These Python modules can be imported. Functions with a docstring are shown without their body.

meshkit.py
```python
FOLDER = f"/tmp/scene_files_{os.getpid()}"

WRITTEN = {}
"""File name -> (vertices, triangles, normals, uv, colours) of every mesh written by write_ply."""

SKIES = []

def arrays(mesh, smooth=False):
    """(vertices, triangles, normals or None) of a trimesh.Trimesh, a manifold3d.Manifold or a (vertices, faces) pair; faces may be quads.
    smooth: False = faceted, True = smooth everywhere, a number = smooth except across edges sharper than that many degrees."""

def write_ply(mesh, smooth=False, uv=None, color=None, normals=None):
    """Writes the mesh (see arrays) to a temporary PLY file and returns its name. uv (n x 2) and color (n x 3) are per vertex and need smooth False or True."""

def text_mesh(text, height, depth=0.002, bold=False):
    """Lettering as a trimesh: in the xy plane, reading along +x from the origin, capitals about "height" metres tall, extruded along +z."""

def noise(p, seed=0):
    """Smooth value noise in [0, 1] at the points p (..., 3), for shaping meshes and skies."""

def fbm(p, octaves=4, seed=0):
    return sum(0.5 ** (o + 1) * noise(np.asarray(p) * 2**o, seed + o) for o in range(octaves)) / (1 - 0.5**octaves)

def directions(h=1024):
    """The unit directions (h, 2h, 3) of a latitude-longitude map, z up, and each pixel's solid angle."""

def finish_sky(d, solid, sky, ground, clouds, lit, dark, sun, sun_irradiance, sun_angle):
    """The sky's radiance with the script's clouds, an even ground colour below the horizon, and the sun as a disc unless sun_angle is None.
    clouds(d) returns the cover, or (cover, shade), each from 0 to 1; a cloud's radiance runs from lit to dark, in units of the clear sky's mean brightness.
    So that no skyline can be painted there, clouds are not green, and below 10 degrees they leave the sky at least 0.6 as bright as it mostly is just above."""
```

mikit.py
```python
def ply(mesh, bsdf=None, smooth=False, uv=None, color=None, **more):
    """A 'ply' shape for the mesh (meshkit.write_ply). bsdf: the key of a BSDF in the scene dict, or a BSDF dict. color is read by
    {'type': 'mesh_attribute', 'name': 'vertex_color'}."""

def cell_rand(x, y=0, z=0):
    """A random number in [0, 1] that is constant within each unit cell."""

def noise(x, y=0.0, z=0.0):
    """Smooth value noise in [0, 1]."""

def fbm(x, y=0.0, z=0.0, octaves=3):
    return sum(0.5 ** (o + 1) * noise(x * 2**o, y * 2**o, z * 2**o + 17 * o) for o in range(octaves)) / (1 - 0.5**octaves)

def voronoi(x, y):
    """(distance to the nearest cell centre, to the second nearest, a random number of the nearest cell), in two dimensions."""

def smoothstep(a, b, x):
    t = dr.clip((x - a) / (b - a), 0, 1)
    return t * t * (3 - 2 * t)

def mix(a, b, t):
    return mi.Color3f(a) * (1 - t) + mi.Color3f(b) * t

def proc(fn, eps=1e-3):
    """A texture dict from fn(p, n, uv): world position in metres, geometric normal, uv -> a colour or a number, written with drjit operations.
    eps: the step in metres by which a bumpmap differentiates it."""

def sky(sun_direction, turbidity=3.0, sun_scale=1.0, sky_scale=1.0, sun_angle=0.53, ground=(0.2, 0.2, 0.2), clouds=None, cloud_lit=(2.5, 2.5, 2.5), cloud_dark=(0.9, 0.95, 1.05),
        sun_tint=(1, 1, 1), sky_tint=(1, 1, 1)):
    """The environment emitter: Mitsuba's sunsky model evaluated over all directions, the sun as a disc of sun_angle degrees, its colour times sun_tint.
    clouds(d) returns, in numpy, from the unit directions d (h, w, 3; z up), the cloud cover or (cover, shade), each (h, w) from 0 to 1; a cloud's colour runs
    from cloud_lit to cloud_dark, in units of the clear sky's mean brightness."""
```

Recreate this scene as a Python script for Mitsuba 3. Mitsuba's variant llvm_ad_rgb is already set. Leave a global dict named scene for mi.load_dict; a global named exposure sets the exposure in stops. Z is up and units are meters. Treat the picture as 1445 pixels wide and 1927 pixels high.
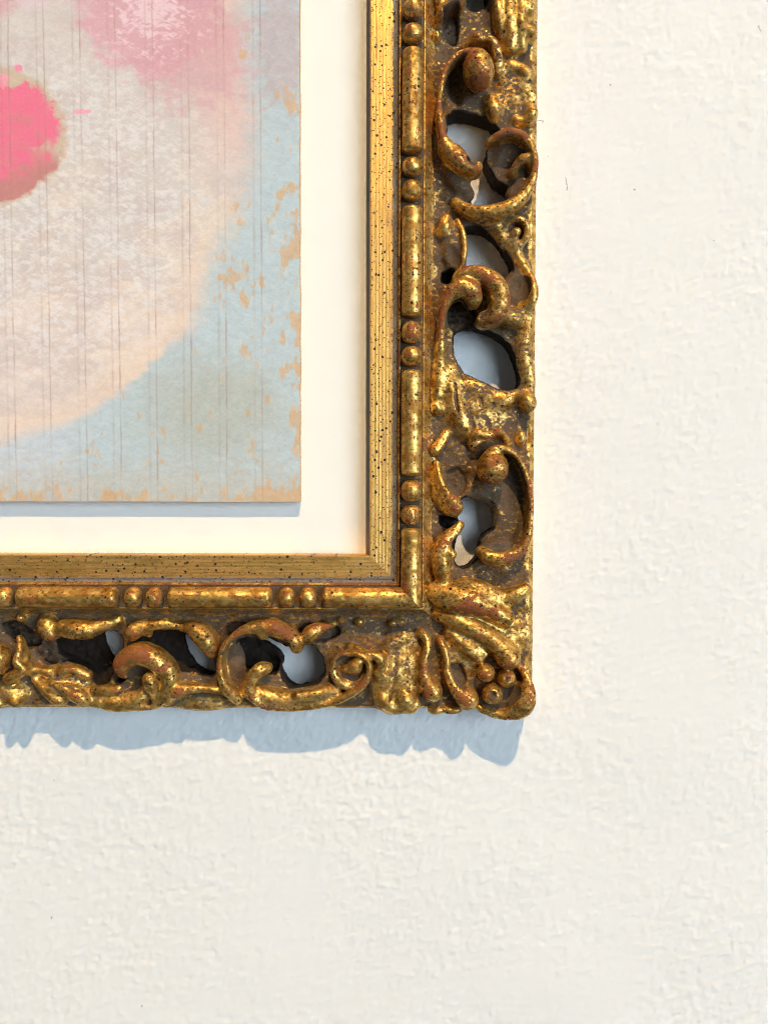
import math
import numpy as np
import drjit as dr
import mitsuba as mi
import trimesh
import meshkit
import mikit
from mikit import proc, noise, fbm, voronoi, smoothstep, mix

T = mi.ScalarTransform4f
scene, labels = {}, {}

# ------------------------------------------------------------------ units, camera, light
S = 0.00025                    # one unit "u" is a quarter of a millimetre; x right, y up, h out of the wall (u)
FOC = 1450.0                   # focal length in photograph pixels (1445 x 1927)
D = 1530.0                     # camera to wall, u
PITCH, ROLL = math.radians(1.8), math.radians(0.12)

CF = np.array([0, math.cos(PITCH), -math.sin(PITCH)])
_r0, _u0 = np.array([1.0, 0, 0]), np.array([0, math.sin(PITCH), math.cos(PITCH)])
CR = _r0 * math.cos(ROLL) + _u0 * math.sin(ROLL)
CU = -_r0 * math.sin(ROLL) + _u0 * math.cos(ROLL)
EYE = np.array([0, -D * S, 0])

scene['camera'] = {
    'type': 'perspective', 'fov': 2 * math.degrees(math.atan(722.5 / FOC)), 'fov_axis': 'x',
    'near_clip': 0.02, 'far_clip': 60.0,
    'to_world': T().look_at(origin=EYE.tolist(), target=(EYE + CF).tolist(), up=CU.tolist()),
}
# a hard warm light high above, a little to the right; a broad cool window on the right behind the camera; the room's own dim light
SUN = np.array([0.20, -1.0, 1.28]) / np.linalg.norm([0.20, -1.0, 1.28])
SUN_DIST, SUN_R = 8.0, 0.075
SUN_RGB, WIN_RGB, ROOM_RGB = (0.475, 0.345, 0.195), (0.40, 0.515, 0.63), (0.055, 0.07, 0.085)      # radiance each leaves on a white wall


def lamp_disc(center, radius, rgb):
    c = np.array(center, float)
    return {'type': 'disk', 'to_world': T().look_at(origin=c.tolist(), target=[0, 0, 0], up=[0.3, 0.1, 1]).scale(radius),
            'bsdf': {'type': 'diffuse', 'reflectance': {'type': 'rgb', 'value': 0.0}}, 'emitter': {'type': 'area', 'radiance': {'type': 'rgb', 'value': [float(x) for x in rgb]}}}


_k = math.pi * SUN_DIST ** 2 / (math.pi * SUN_R ** 2 * -SUN[1]) / 0.80
scene['sun_lamp'] = lamp_disc(SUN * SUN_DIST, SUN_R, np.array(SUN_RGB) * _k)  # small far disc added to stand in for the sun
WIN_C, WIN_W, WIN_H = np.array([3.9, -4.85, 0.5]), 3.8, 4.0
_d = np.linalg.norm(WIN_C)
_k = math.pi * _d ** 2 / (WIN_W * WIN_H * (-WIN_C[1] / _d)) / 0.80
scene['window_light'] = {'type': 'rectangle', 'to_world': T().look_at(origin=WIN_C.tolist(), target=[0, 0, 0], up=[0, 0, 1]).scale([WIN_W / 2, WIN_H / 2, 1]),
                         'bsdf': {'type': 'diffuse', 'reflectance': {'type': 'rgb', 'value': 0.0}},
                         'emitter': {'type': 'area', 'radiance': {'type': 'rgb', 'value': (np.array(WIN_RGB) * _k).tolist()}}}
scene['room_light'] = {'type': 'constant', 'radiance': {'type': 'rgb', 'value': [x / 0.80 for x in ROOM_RGB]}}
labels['sun_lamp'] = {'kind': 'structure', 'label': 'distant warm disc standing in for the sun', 'category': 'lamp'}
labels['window_light'] = {'kind': 'structure', 'label': 'bright window to the right of the wall', 'category': 'window'}
exposure = 0.0


def U(px, py, h):
    """The point of the plane h above the wall that stands at this place of the photograph: (x, y) in u."""
    px, py, h = np.broadcast_arrays(np.asarray(px, float), np.asarray(py, float), np.asarray(h, float))
    d = FOC * CF + (px[..., None] - 722.5) * CR - (py[..., None] - 963.5) * CU
    t = (-h * S - EYE[1]) / d[..., 1]
    p = EYE + d * t[..., None]
    return p[..., 0] / S, p[..., 2] / S


def lin(r, g, b):
    c = np.array([r, g, b]) / 255.0
    return tuple(np.where(c < 0.04045, c / 12.92, ((c + 0.055) / 1.055) ** 2.4).tolist())


def world(x, y, h):
    return np.stack([np.asarray(x) * S, -np.asarray(h) * S, np.asarray(y) * S], -1)


def shape(v, f, bsdf, uv=None, normals=None):
    path = meshkit.write_ply((v, f), False if normals is not None else True, uv, None, normals)
    return {'type': 'ply', 'filename': path, 'face_normals': False, 'bsdf': {'type': 'ref', 'id': bsdf}}


def box_mesh(x0, x1, y0, y1, h0, h1, bevel=0.0):
    m = trimesh.creation.box(extents=[(x1 - x0) * S, (h1 - h0) * S, (y1 - y0) * S])
    m.apply_translation([(x0 + x1) / 2 * S, -(h0 + h1) / 2 * S, (y0 + y1) / 2 * S])
    return m


# ------------------------------------------------------------------ materials
def two(b):
    return {'type': 'twosided', 'bsdf': b}


def specks(p):
    """Flung specks of black paint, of mixed size."""
    x, y = p.x / S, p.z / S
    d1, _, r1 = voronoi(x / 15, y / 15)
    d2, _, r2 = voronoi(x / 7.5 + 31, y / 7.5 + 7)
    a = 1 - smoothstep(0.8, 1.2, d1 * 15 / (0.4 + 2.3 * r1 * r1))
    b = dr.select(r2 > 0.45, 1 - smoothstep(0.75, 1.25, d2 * 7.5 / (0.5 + 0.75 * r2)), 0.0)
    return dr.maximum(a, b)


def gold_masks(p, n, uv):
    x, y, z = p.x / S, p.y / S, p.z / S
    nf = fbm(x / 5, y / 5, z / 5, 3)
    nc = fbm(x / 26 + 9, y / 26, z / 26, 2)
    ng = noise(x / 1.9, y / 1.9, z / 1.9)
    leaf = smoothstep(0.45, 0.55, uv.y + (nf - 0.5) * 0.75 + (nc - 0.5) * 0.9)
    dust_shade = smoothstep(0.34, 0.70, dr.minimum(uv.x, 0.92) + (nf - 0.5) * (0.45 + 1.2 * dr.minimum(uv.x, 0.8)) + (nc - 0.5) * 0.55 + (ng - 0.5) * 0.22)
    umber_shade = smoothstep(1.0, 1.3, uv.x + (nf - 0.5) * 0.4)  # deepest cavities: dark stain with their shade painted into the colour
    return nf, nc, leaf, dr.maximum(dust_shade, umber_shade), specks(p) * (1 - 0.6 * dust_shade) * smoothstep(0.32, 0.52, fbm(x / 48 + 3, z / 48, 1.0, 2)) * smoothstep(0.35, 0.6, dr.abs(n.y)), umber_shade, ng


GOLD_A, GOLD_B = (0.30, 0.118, 0.013), (0.98, 0.62, 0.18)
BOLE, DUST, UMBER_SHADE, BLACK = (0.27, 0.083, 0.022), (0.105, 0.067, 0.039), (0.022, 0.014, 0.009), (0.012, 0.010, 0.009)  # umber is dark stain together with shade painted into the cavities


def gold_tone(p, nf):
    """Brown toning rubbed over the leaf, thicker here and there."""
    x, y, z = p.x / S, p.y / S, p.z / S
    return smoothstep(0.42, 0.64, 0.66 * fbm(x / 14 + 3, y / 14, z / 14 + 5, 3) + 0.34 * nf)


def gold_color(p, n, uv):
    nf, nc, bole, dust_shade, sp, umber_shade, ng = gold_masks(p, n, uv)
    c = mix(GOLD_A, GOLD_B, dr.clip(0.15 + 1.1 * nc + 1.8 * (nf - 0.5) + 0.6 * (ng - 0.5), 0, 1))
    c = mix(c, c * mi.Color3f(0.44, 0.32, 0.20), 0.85 * gold_tone(p, nf))
    c = mix(c, mi.Color3f(BOLE) * (0.6 + 0.8 * nf), bole)
    c = mix(c, mi.Color3f(DUST) * (0.45 + 0.8 * nf + 0.4 * ng), dust_shade)
    c = mix(c, UMBER_SHADE, umber_shade)
    return mix(c, BLACK, sp)


def gold_metal(p, n, uv):
    nf, nc, bole, dust_shade, sp, umber_shade, ng = gold_masks(p, n, uv)
    return (1 - 0.8 * bole) * (1 - 0.92 * dust_shade) * (1 - sp) * 0.86


def gold_rough(p, n, uv):
    nf, nc, bole, dust_shade, sp, umber_shade, ng = gold_masks(p, n, uv)
    return dr.clip(0.28 + 0.24 * nf + 0.35 * dust_shade + 0.16 * bole + 0.22 * gold_tone(p, nf), 0.2, 0.9)


scene['gold_leaf'] = two({'type': 'principled', 'base_color': proc(gold_color), 'metallic': proc(gold_metal), 'roughness': proc(gold_rough), 'specular': 0.25})


def sight_masks(p, uv):          # uv: across and along the moulding, in u
    a, l = uv.x, uv.y
    st = fbm(a * 0.42, l * 0.02, 3.0, 3)
    st2 = noise(a * 1.3 + 7, l * 0.012, 1.0)
    nf = fbm(p.x / S / 5, p.z / S / 5, 0.5, 3)
    red = smoothstep(0.56, 0.70, st * 0.55 + st2 * 0.45 + (nf - 0.5) * 0.25 + 0.10 * smoothstep(6.0, 0.0, a))
    dust_shade = smoothstep(0.40, 0.62, 0.85 * smoothstep(37.0, 47.0, a) + (nf - 0.5) * 1.0 + 0.34 * smoothstep(85.0, 15.0, dr.sqrt(dr.square(p.x / S - X_IN - 24) + dr.square(p.z / S - Y_IN + 24))))
    return st, st2, nf, red, dust_shade, specks(p)


def sight_color(p, n, uv):
    st, st2, nf, red, dust_shade, sp = sight_masks(p, uv)
    c = mix((0.52, 0.25, 0.045), (0.95, 0.58, 0.17), dr.clip(0.9 * (st - 0.5) + 0.55 + 0.9 * (nf - 0.5), 0, 1))
    c = mix(c, (0.34, 0.13, 0.04), 0.7 * red)
    c = mix(c, mi.Color3f(0.21, 0.17, 0.13) * (0.6 + 0.8 * nf), dust_shade)
    return mix(c, BLACK, sp)


def sight_metal(p, n, uv):
    st, st2, nf, red, dust_shade, sp = sight_masks(p, uv)
    return 0.85 * (1 - 0.7 * red) * (1 - 0.9 * dust_shade) * (1 - sp)


def sight_rough(p, n, uv):
    st, st2, nf, red, dust_shade, sp = sight_masks(p, uv)
    return 0.42 + 0.25 * dust_shade + 0.1 * st2


scene['streaked_gold'] = two({'type': 'principled', 'base_color': proc(sight_color), 'metallic': proc(sight_metal), 'roughness': proc(sight_rough), 'specular': 0.4})


def seg(x, y, a, b):
    """Distance of the point to the segment a-b."""
    ax, ay, dx, dy = a[0], a[1], b[0] - a[0], b[1] - a[1]
    t = dr.clip(((x - ax) * dx + (y - ay) * dy) / (dx * dx + dy * dy), 0, 1)
    return dr.sqrt(dr.square(x - ax - t * dx) + dr.square(y - ay - t * dy))


def wall_px(p):                  # wall coordinates, u, y down from the corner of the picture
    return p.x / S, -p.z / S


WX = lambda px, py: tuple(float(k) * s for k, s in zip(U(px, py, 0), (1, -1)))
MARKS = [(WX(1064, 334), WX(1067, 352), 0.7), (WX(1067, 352), WX(1066, 358), 1.0), (WX(1008, 226), WX(1022, 228), 0.8), (WX(1022, 228), WX(1020, 232), 0.8),
         (WX(1193, 356), WX(1194, 356), 1.6), (WX(1030, 294), WX(1030.5, 294), 1.1), (WX(1427, 48), WX(1432, 58), 0.7), (WX(1343, 452), WX(1343.5, 452), 1.2),
         (WX(1148, 159), WX(1148.6, 160), 1.3), (WX(96, 1730), WX(98, 1727), 1.0), (WX(267, 1895), WX(268.5, 1892), 0.9), (WX(101, 1469), WX(101.5, 1469), 0.9)]
LINES = [(WX(1000, 1712), WX(1000.5, 1835), 0.8), (WX(1340, 1727), WX(1500, 1734), 1.0), (WX(578, 1885), WX(576, 1940), 1.2), (WX(1010, 150), WX(1420, 146), 1.2)]


def wall_height(p, n, uv):
    x, y = wall_px(p)
    hgt = 0.55 * fbm(x / 5.2, y / 5.2, 4.0, 2)
    for s, e, w in LINES:
        hgt -= 0.45 * dr.exp(-dr.square(seg(x, y, s, e) / (w * 1.3)))
    return hgt


def wall_color(p, n, uv):
    x, y = wall_px(p)
    v = fbm(x / 90, y / 90, 3.0, 2)
    c = mix((0.80, 0.78, 0.735), (0.82, 0.795, 0.75), v)
    m = mi.Float(0)
    for s, e, w in MARKS:
        m = dr.maximum(m, 1 - smoothstep(0.5, 1.4, seg(x, y, s, e) / w))
    flake = (1 - smoothstep(3, 7, seg(x, y, WX(581, 1905), WX(590, 1918)))) * smoothstep(0.45, 0.55, noise(x / 4, y / 4, 1.0))
    return mix(mix(c, (0.86, 0.85, 0.84), flake), (0.25, 0.23, 0.2), m * 0.8)


scene['plaster'] = two({'type': 'bumpmap', 'arbitrary': proc(wall_height, eps=1.5e-4), 'scale': 0.00012, 'bsdf': {'type': 'diffuse', 'reflectance': proc(wall_color)}})


def mat_height(p, n, uv):
    x, y = p.x / S, p.z / S
    return fbm(x / 5.5, y / 4, 2.0, 3) + 0.5 * noise(x / 2, y / 2, 5.0)


def mat_color(p, n, uv):
    x, y = p.x / S, p.z / S
    fib = smoothstep(0.80, 0.86, noise(x / 9, y / 3, 1.0) * noise(x / 30, y / 30, 2.0) + 0.25)
    c = mix((0.87, 0.845, 0.765), (0.89, 0.865, 0.785), fbm(x / 40, y / 40, 1.0, 2))
    return mix(c, (0.66, 0.58, 0.42), 0.0 * fib)


scene['mat_board'] = two({'type': 'bumpmap', 'arbitrary': proc(mat_height, eps=1e-4), 'scale': 0.00013, 'bsdf': {'type': 'diffuse', 'reflectance': proc(mat_color)}})

# ------------------------------------------------------------------ heights above the wall (u)
H_MAT, H_ART, H_SIGHT = 38.0, 62.0, 80.0
X_IN, Y_IN = float(U(695.2, 600, H_SIGHT)[0]), float(U(350, 1044, H_SIGHT)[1])
X_ART, Y_ART = float(U(564.5, 500, H_ART)[0]), float(U(300, 944, H_ART)[1])
X_OUT, Y_OUT = float(U(1005.5, 640, 45)[0]), float(U(400, 1336.5, 66)[1])
X_LEFT, Y_TOP = -1000.0, 1230.0        # where the modelled part of the picture ends, outside the frame of the photograph


# ------------------------------------------------------------------ the painting
def art_xy(p):
    """Painting coordinates: photograph-sized units from the sheet's lower right corner, placed at (565, 944)."""
    k = FOC / (D - H_ART)
    return 565 + (p.x / S - X_ART) * k, 944 - (p.z / S - Y_ART) * k


SHORE = [(-200, 838), (0, 832), (70, 812), (120, 800), (170, 778), (232, 736), (290, 682), (352, 628), (376, 585), (391, 520), (416, 460), (454, 405), (474, 330), (478, 230), (466, 120), (472, 0), (480, -300)]
CREASES = [(-41, 0), (25.5, 6), (91, 8), (158, 7), (224, 5), (293, 4), (358, 4), (424, 4), (492, 2)]


def shore(x, y):
    """Signed distance to the blue ground's edge, positive on the blue side (below and right)."""
    best, side = mi.Float(1e4), mi.Float(1)
    for a, b in zip(SHORE[:-1], SHORE[1:]):
        d = seg(x, y, a, b)
        cr = (b[0] - a[0]) * (y - a[1]) - (b[1] - a[1]) * (x - a[0])
        side = dr.select(d < best, dr.select(cr > 0, 1.0, -1.0), side)
        best = dr.minimum(best, d)
    return best * side


def blob(x, y, cx, cy, a, b):
    return dr.sqrt(dr.square((x - cx) / a) + dr.square((y - cy) / b))


def crease_lines(x, y):
    m = mi.Float(0)
    for i, (x0, tilt) in enumerate(CREASES):
        c = x0 + tilt * y / 940 + 3.0 * (noise(y / 60, i * 7.3, 0.5) - 0.5) + 1.2 * (noise(y / 9, i * 3.1, 0.9) - 0.5)
        s = 0.15 + 1.2 * smoothstep(0.15, 0.85, noise(y / 34, i * 5.7, 2.5)) * (0.5 + noise(y / 7, i * 2.7, 4.5))
        m = dr.maximum(m, s * dr.exp(-dr.square((x - c) / 1.5)))
        m = dr.maximum(m, 0.5 * s * dr.exp(-dr.square((x - c + 13.5) / 2.2)))
    return m


def fibre(x, y):
    wx = 8 * (noise(x / 22, y / 22, 3.0) - 0.5)
    return 0.55 * fbm((x + wx) / 12, (y + wx) / 8, 2.0, 4) + 0.25 * fbm((x + 0.5 * y + wx) / 9, (y - 0.5 * x) / 2.6, 5.0, 2) + 0.20 * fbm((x - 0.5 * y - wx) / 9, (y + 0.5 * x) / 2.6, 8.0, 2)


def art_color(p, n, uv):
    x, y = art_xy(p)
    f = fibre(x, y)
    g = fbm(x / 60, y / 45, 4.0, 3)
    e = (fbm(x / 16, y / 12, 6.0, 3) - 0.5)
    fine = noise(x / 2.2, y / 1.6, 7.0) - 0.5
    c = mix(lin(212, 202, 194), lin(230, 212, 200), smoothstep(430, 650, y + 160 * (g - 0.5)))
    c = mix(c, lin(228, 208, 188), 0.6 * smoothstep(0.42, 0.66, g + 0.0007 * (x - 200)) * smoothstep(250, 420, y))
    c = mix(c, lin(226, 190, 178), 0.7 * smoothstep(330, 440, x + 60 * e) * (1 - smoothstep(240, 400, y)))
    c = mix(c, lin(206, 190, 184), 0.6 * smoothstep(0.42, 0.70, fbm(x / 70 + 5, y / 32, 1.0, 3)))
    c = mix(c, lin(236, 232, 230), 0.48 * smoothstep(0.40, 0.68, f) * (1 - smoothstep(0.6, 1.7, blob(x, y, 110, 430, 260, 260))))
    pk = smoothstep(1.15, 0.75, blob(x, y, 290, 45, 138, 112) + 0.45 * e + 0.25 * (g - 0.5))
    c = mix(c, lin(218, 156, 168), 0.72 * pk)
    c = mix(c, lin(212, 160, 165), 0.6 * smoothstep(1.2, 0.5, blob(x, y, 380, 110, 120, 120) + 0.9 * e))
    c = mix(c, lin(240, 214, 214), smoothstep(0.46, 0.68, f + 0.25 * (1 - smoothstep(0.2, 1.0, blob(x, y, 290, 35, 75, 70))) - 0.05) * smoothstep(1.2, 0.5, blob(x, y, 300, 50, 130, 110)) * 0.65)
    c = mix(c, lin(214, 160, 165), 0.7 * smoothstep(1.2, 0.4, blob(x, y, 0, 15, 60, 34) + e))
    c = mix(c, lin(222, 200, 202), 0.7 * smoothstep(1.1, 0.6, blob(x, y, 75, 12, 34, 30) + e))
    # the red mouth with its tan halo
    k = blob(x, y, -6, 266, 141, 127) + 0.17 * e + 0.10 * smoothstep(300, 380, y) * smoothstep(30, 130, x)
    c = mix(c, lin(204, 178, 150), 0.80 * smoothstep(1.06, 0.92, k) * smoothstep(0.15, 0.35, f + 0.15))
    m = dr.maximum(blob(x, y, 4, 254, 115, 99), 1.0 - (y - 152 - 26 * dr.exp(-dr.square((x - 36) / 26))) / 60) + 0.18 * e
    c = mix(c, lin(200, 134, 130), 0.95 * smoothstep(1.04, 0.98, k + 0.06) * smoothstep(290, 330, y - 0.3 * x + 40))
    low = smoothstep(300, 330, y + 0.55 * x - 30 + 60 * e)
    c = mix(c, mix(lin(238, 122, 148), lin(216, 136, 138), smoothstep(0.40, 0.62, f) * (0.30 + 0.5 * smoothstep(230, 330, y + 60 * e)) + 0.5 * smoothstep(1.2, 0.3, blob(x, y, 48, 236, 34, 16) + e)), smoothstep(1.05, 0.95, m + 0.10 * fine) * (1 - 0.75 * low))
    c = mix(c, lin(240, 150, 172), smoothstep(1.1, 0.9, blob(x, y, 45, 142, 7, 6) + 0.5 * e))
    c = mix(c, lin(240, 170, 184), smoothstep(1.1, 0.9, blob(x, y, 163, 221, 15, 4) + 1.1 * e))
    c = mix(c, lin(244, 160, 176), 0.8 * smoothstep(1.1, 0.8, blob(x, y, 14, 165, 16, 12) + 0.8 * e))
    # the grey-blue ground
    sd = shore(x, y) + 26 * e * smoothstep(100, 300, x) + 5 * fine
    soft = 10 + 24 * smoothstep(300, 400, x) + 10 * smoothstep(180, 60, x)
    c = mix(c, lin(232, 206, 182), 0.48 * smoothstep(-75, -10, sd + 30 * e) * smoothstep(330, 480, y))
    b = mix(lin(190, 204, 207), lin(184, 190, 182), smoothstep(1.25, 0.35, blob(x, y, 400, 770, 165, 120) + 0.4 * (g - 0.5)))
    b = mix(b, lin(202, 210, 216), smoothstep(210, 30, x))
    b = mix(b, lin(194, 178, 178), 0.75 * smoothstep(1.1, 0.5, blob(x, y, 530, 90, 60, 150) + 0.8 * e))
    b = mix(b, lin(196, 186, 168), 0.6 * smoothstep(830, 935, y + 80 * e))
    b = b * (0.93 + 0.2 * (f - 0.3))
    blue = smoothstep(-soft, soft, sd)
    c = mix(c, b, 0.95 * blue)
    # worn through to the ochre sheet
    w = 0.5 * fbm(x / 9 + 40, y / 17, 9.0, 4) + 0.5 * fbm(x / 22 + 4, y / 30, 3.0, 3)
    wt = 0.145 * smoothstep(525, 562, x + 50 * (g - 0.5)) * smoothstep(150, 230, y) + 0.21 * smoothstep(900, 946, y + 30 * (g - 0.5)) + 0.20 * smoothstep(1.3, 0.2, blob(x, y, 440, 525, 66, 60)) \
        + 0.17 * smoothstep(1.3, 0.3, blob(x, y, 535, 215, 36, 50)) + 0.16 * smoothstep(1.3, 0.2, blob(x, y, 465, 400, 66, 50)) + 0.16 * smoothstep(1.3, 0.3, blob(x, y, 545, 465, 34, 60)) \
        + 0.10 * smoothstep(1.3, 0.3, blob(x, y, 550, 640, 30, 100)) + 0.14 * smoothstep(420, 560, x) * smoothstep(840, 940, y)
    c = mix(c, mix(lin(206, 160, 104), lin(216, 178, 132), f), 0.72 * smoothstep(0.665, 0.76, w + wt + 0.30 * (f - 0.47) + 0.10 * fine - 0.16 * (1 - smoothstep(-40, 10, sd))))
    c = c * (0.94 + 0.14 * f + 0.10 * fine)
    return mix(c, lin(166, 134, 124), 0.42 * crease_lines(x, y))


def art_height(p, n, uv):
    x, y = art_xy(p)
    return 1.2 * fibre(x, y) + 0.5 * fbm(x / 3.2, y / 2.4, 3.0, 2) - 0.7 * crease_lines(x, y)


scene['painted_paper'] = two({'type': 'bumpmap', 'arbitrary': proc(art_height, eps=1e-4), 'scale': 0.00013, 'bsdf': {'type': 'diffuse', 'reflectance': proc(art_color)}})
scene['ochre_edge'] = two({'type': 'diffuse', 'reflectance': {'type': 'rgb', 'value': (0.62, 0.36, 0.13)}})

# ------------------------------------------------------------------ wall, mat, painting
def wall_mesh():
    """The rolled plaster as real relief round the frame, flat further out and behind the mat."""
    st = 2.6
    x, y = np.arange(-860, 861, st), np.arange(-1150, 1051, st)
    X, Y = np.meshgrid(x, y, indexing='ij')
    sm = lambda a, b, t: (lambda q: q * q * (3 - 2 * q))(np.clip((t - a) / (b - a), 0, 1))
    kx, ky = 2 * np.pi * np.fft.fftfreq(len(x), st)[:, None], 2 * np.pi * np.fft.rfftfreq(len(y), st)[None, :]
    ka, kb = kx * 0.77 + ky * 0.64, -kx * 0.64 + ky * 0.77          # the roller's lay leans to the right
    rg = np.random.default_rng(11)

    def grain(la, lb):
        """Smooth random relief, la long and lb wide, of unit spread."""
        w = np.fft.rfft2(rg.standard_normal(X.shape))
        g = np.fft.irfft2(w * np.exp(-0.5 * ((ka * la) ** 2 + (kb * lb) ** 2)), s=X.shape)
        return g / g.std()

    big, mid, small, slow = grain(5.6, 3.9), grain(3.1, 2.5), grain(1.7, 1.5), grain(60, 60)
    lump = np.tanh(1.1 * big) + 0.45 * np.maximum(big - 0.6, 0)
    h = (1.0 + 0.16 * np.clip(slow, -1.8, 1.8)) * (0.29 * lump + 0.20 * mid + 0.09 * small) + 0.9 * grain(90, 90) + 1.0
    fade = sm(860, 800, np.abs(X)) * sm(1100, 1060, np.abs(Y + 50))
    h = (h - 1.0) * fade
    v = world(X, Y, h).reshape(-1, 3)
    i, j = np.meshgrid(np.arange(len(x) - 1), np.arange(len(y) - 1), indexing='ij')
    keep = ~((X[:-1, :-1] < X_IN - 30) & (Y[:-1, :-1] > Y_IN + 30))
    i, j = i[keep], j[keep]
    n = len(y)
    q = np.stack([i * n + j, (i + 1) * n + j, (i + 1) * n + j + 1, i * n + j + 1], -1)
    f = np.vstack([q[:, [0, 1, 2]], q[:, [0, 2, 3]]])
    x0, x1, y0, y1, R = x[0], x[-1], y[0], y[-1], 12000
    quads = [(-R, R, -R, y0), (-R, R, y1, R), (-R, x0, y0, y1), (x1, R, y0, y1), (x0, X_IN - 26, Y_IN + 26, y1)]
    for k, (c0, c1, d0, d1) in enumerate(quads):
        o = len(v)
        v = np.vstack([v, world(np.array([c0, c1, c1, c0]), np.array([d0, d0, d1, d1]), np.full(4, -2.0 if k == 4 else 0.0))])
        f = np.vstack([f, [[o, o + 1, o + 2], [o, o + 2, o + 3]]])
    return v, f


wv_, wf_ = wall_mesh()
scene['wall'] = shape(wv_, wf_, 'plaster')
labels['wall'] = {'kind': 'structure', 'label': 'off-white rolled plaster wall behind the gilt frame', 'category': 'wall'}

XR_M = X_IN + 6
scene['mat_board_sheet'] = mikit.ply(box_mesh(X_LEFT, XR_M, Y_IN - 6, Y_TOP, 12, H_MAT), 'mat_board')
labels['mat_board_sheet'] = {'label': 'cream mat board behind the painted sheet, inside the gilt frame', 'category': 'mat board'}

# the sheet: a front face with a slightly uneven deckle, and thick ochre sides
rng = np.random.default_rng(5)
ys = np.linspace(Y_ART, Y_TOP, 560)
xs = np.linspace(X_ART, X_LEFT, 360)
dx = 1.6 * (meshkit.fbm(np.stack([ys / 45, ys * 0, ys * 0], -1), 3, 1) - 0.5) - 1.2 * np.exp(-(ys - Y_ART) / 3)
dy = 1.6 * (meshkit.fbm(np.stack([xs / 45, xs * 0 + 7, xs * 0], -1), 3, 2) - 0.5) + 1.2 * np.exp((xs - X_ART) / 3)
edge = np.vstack([np.stack([xs[::-1], Y_ART + dy[::-1]], 1)[:-1], np.stack([X_ART + dx, ys], 1), [[X_LEFT, Y_TOP]]])
front = np.vstack([edge, [[X_LEFT + 30, Y_TOP - 30]]])
n = len(edge)
import shapely
from shapely.geometry import Polygon
poly = Polygon(edge)
m = trimesh.creation.extrude_polygon(poly, H_ART - 46, engine='earcut')
v = np.array(m.vertices)
top = np.abs(v[m.faces][:, :, 2].min(1) - (H_ART - 46)) < 1e-6
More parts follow.
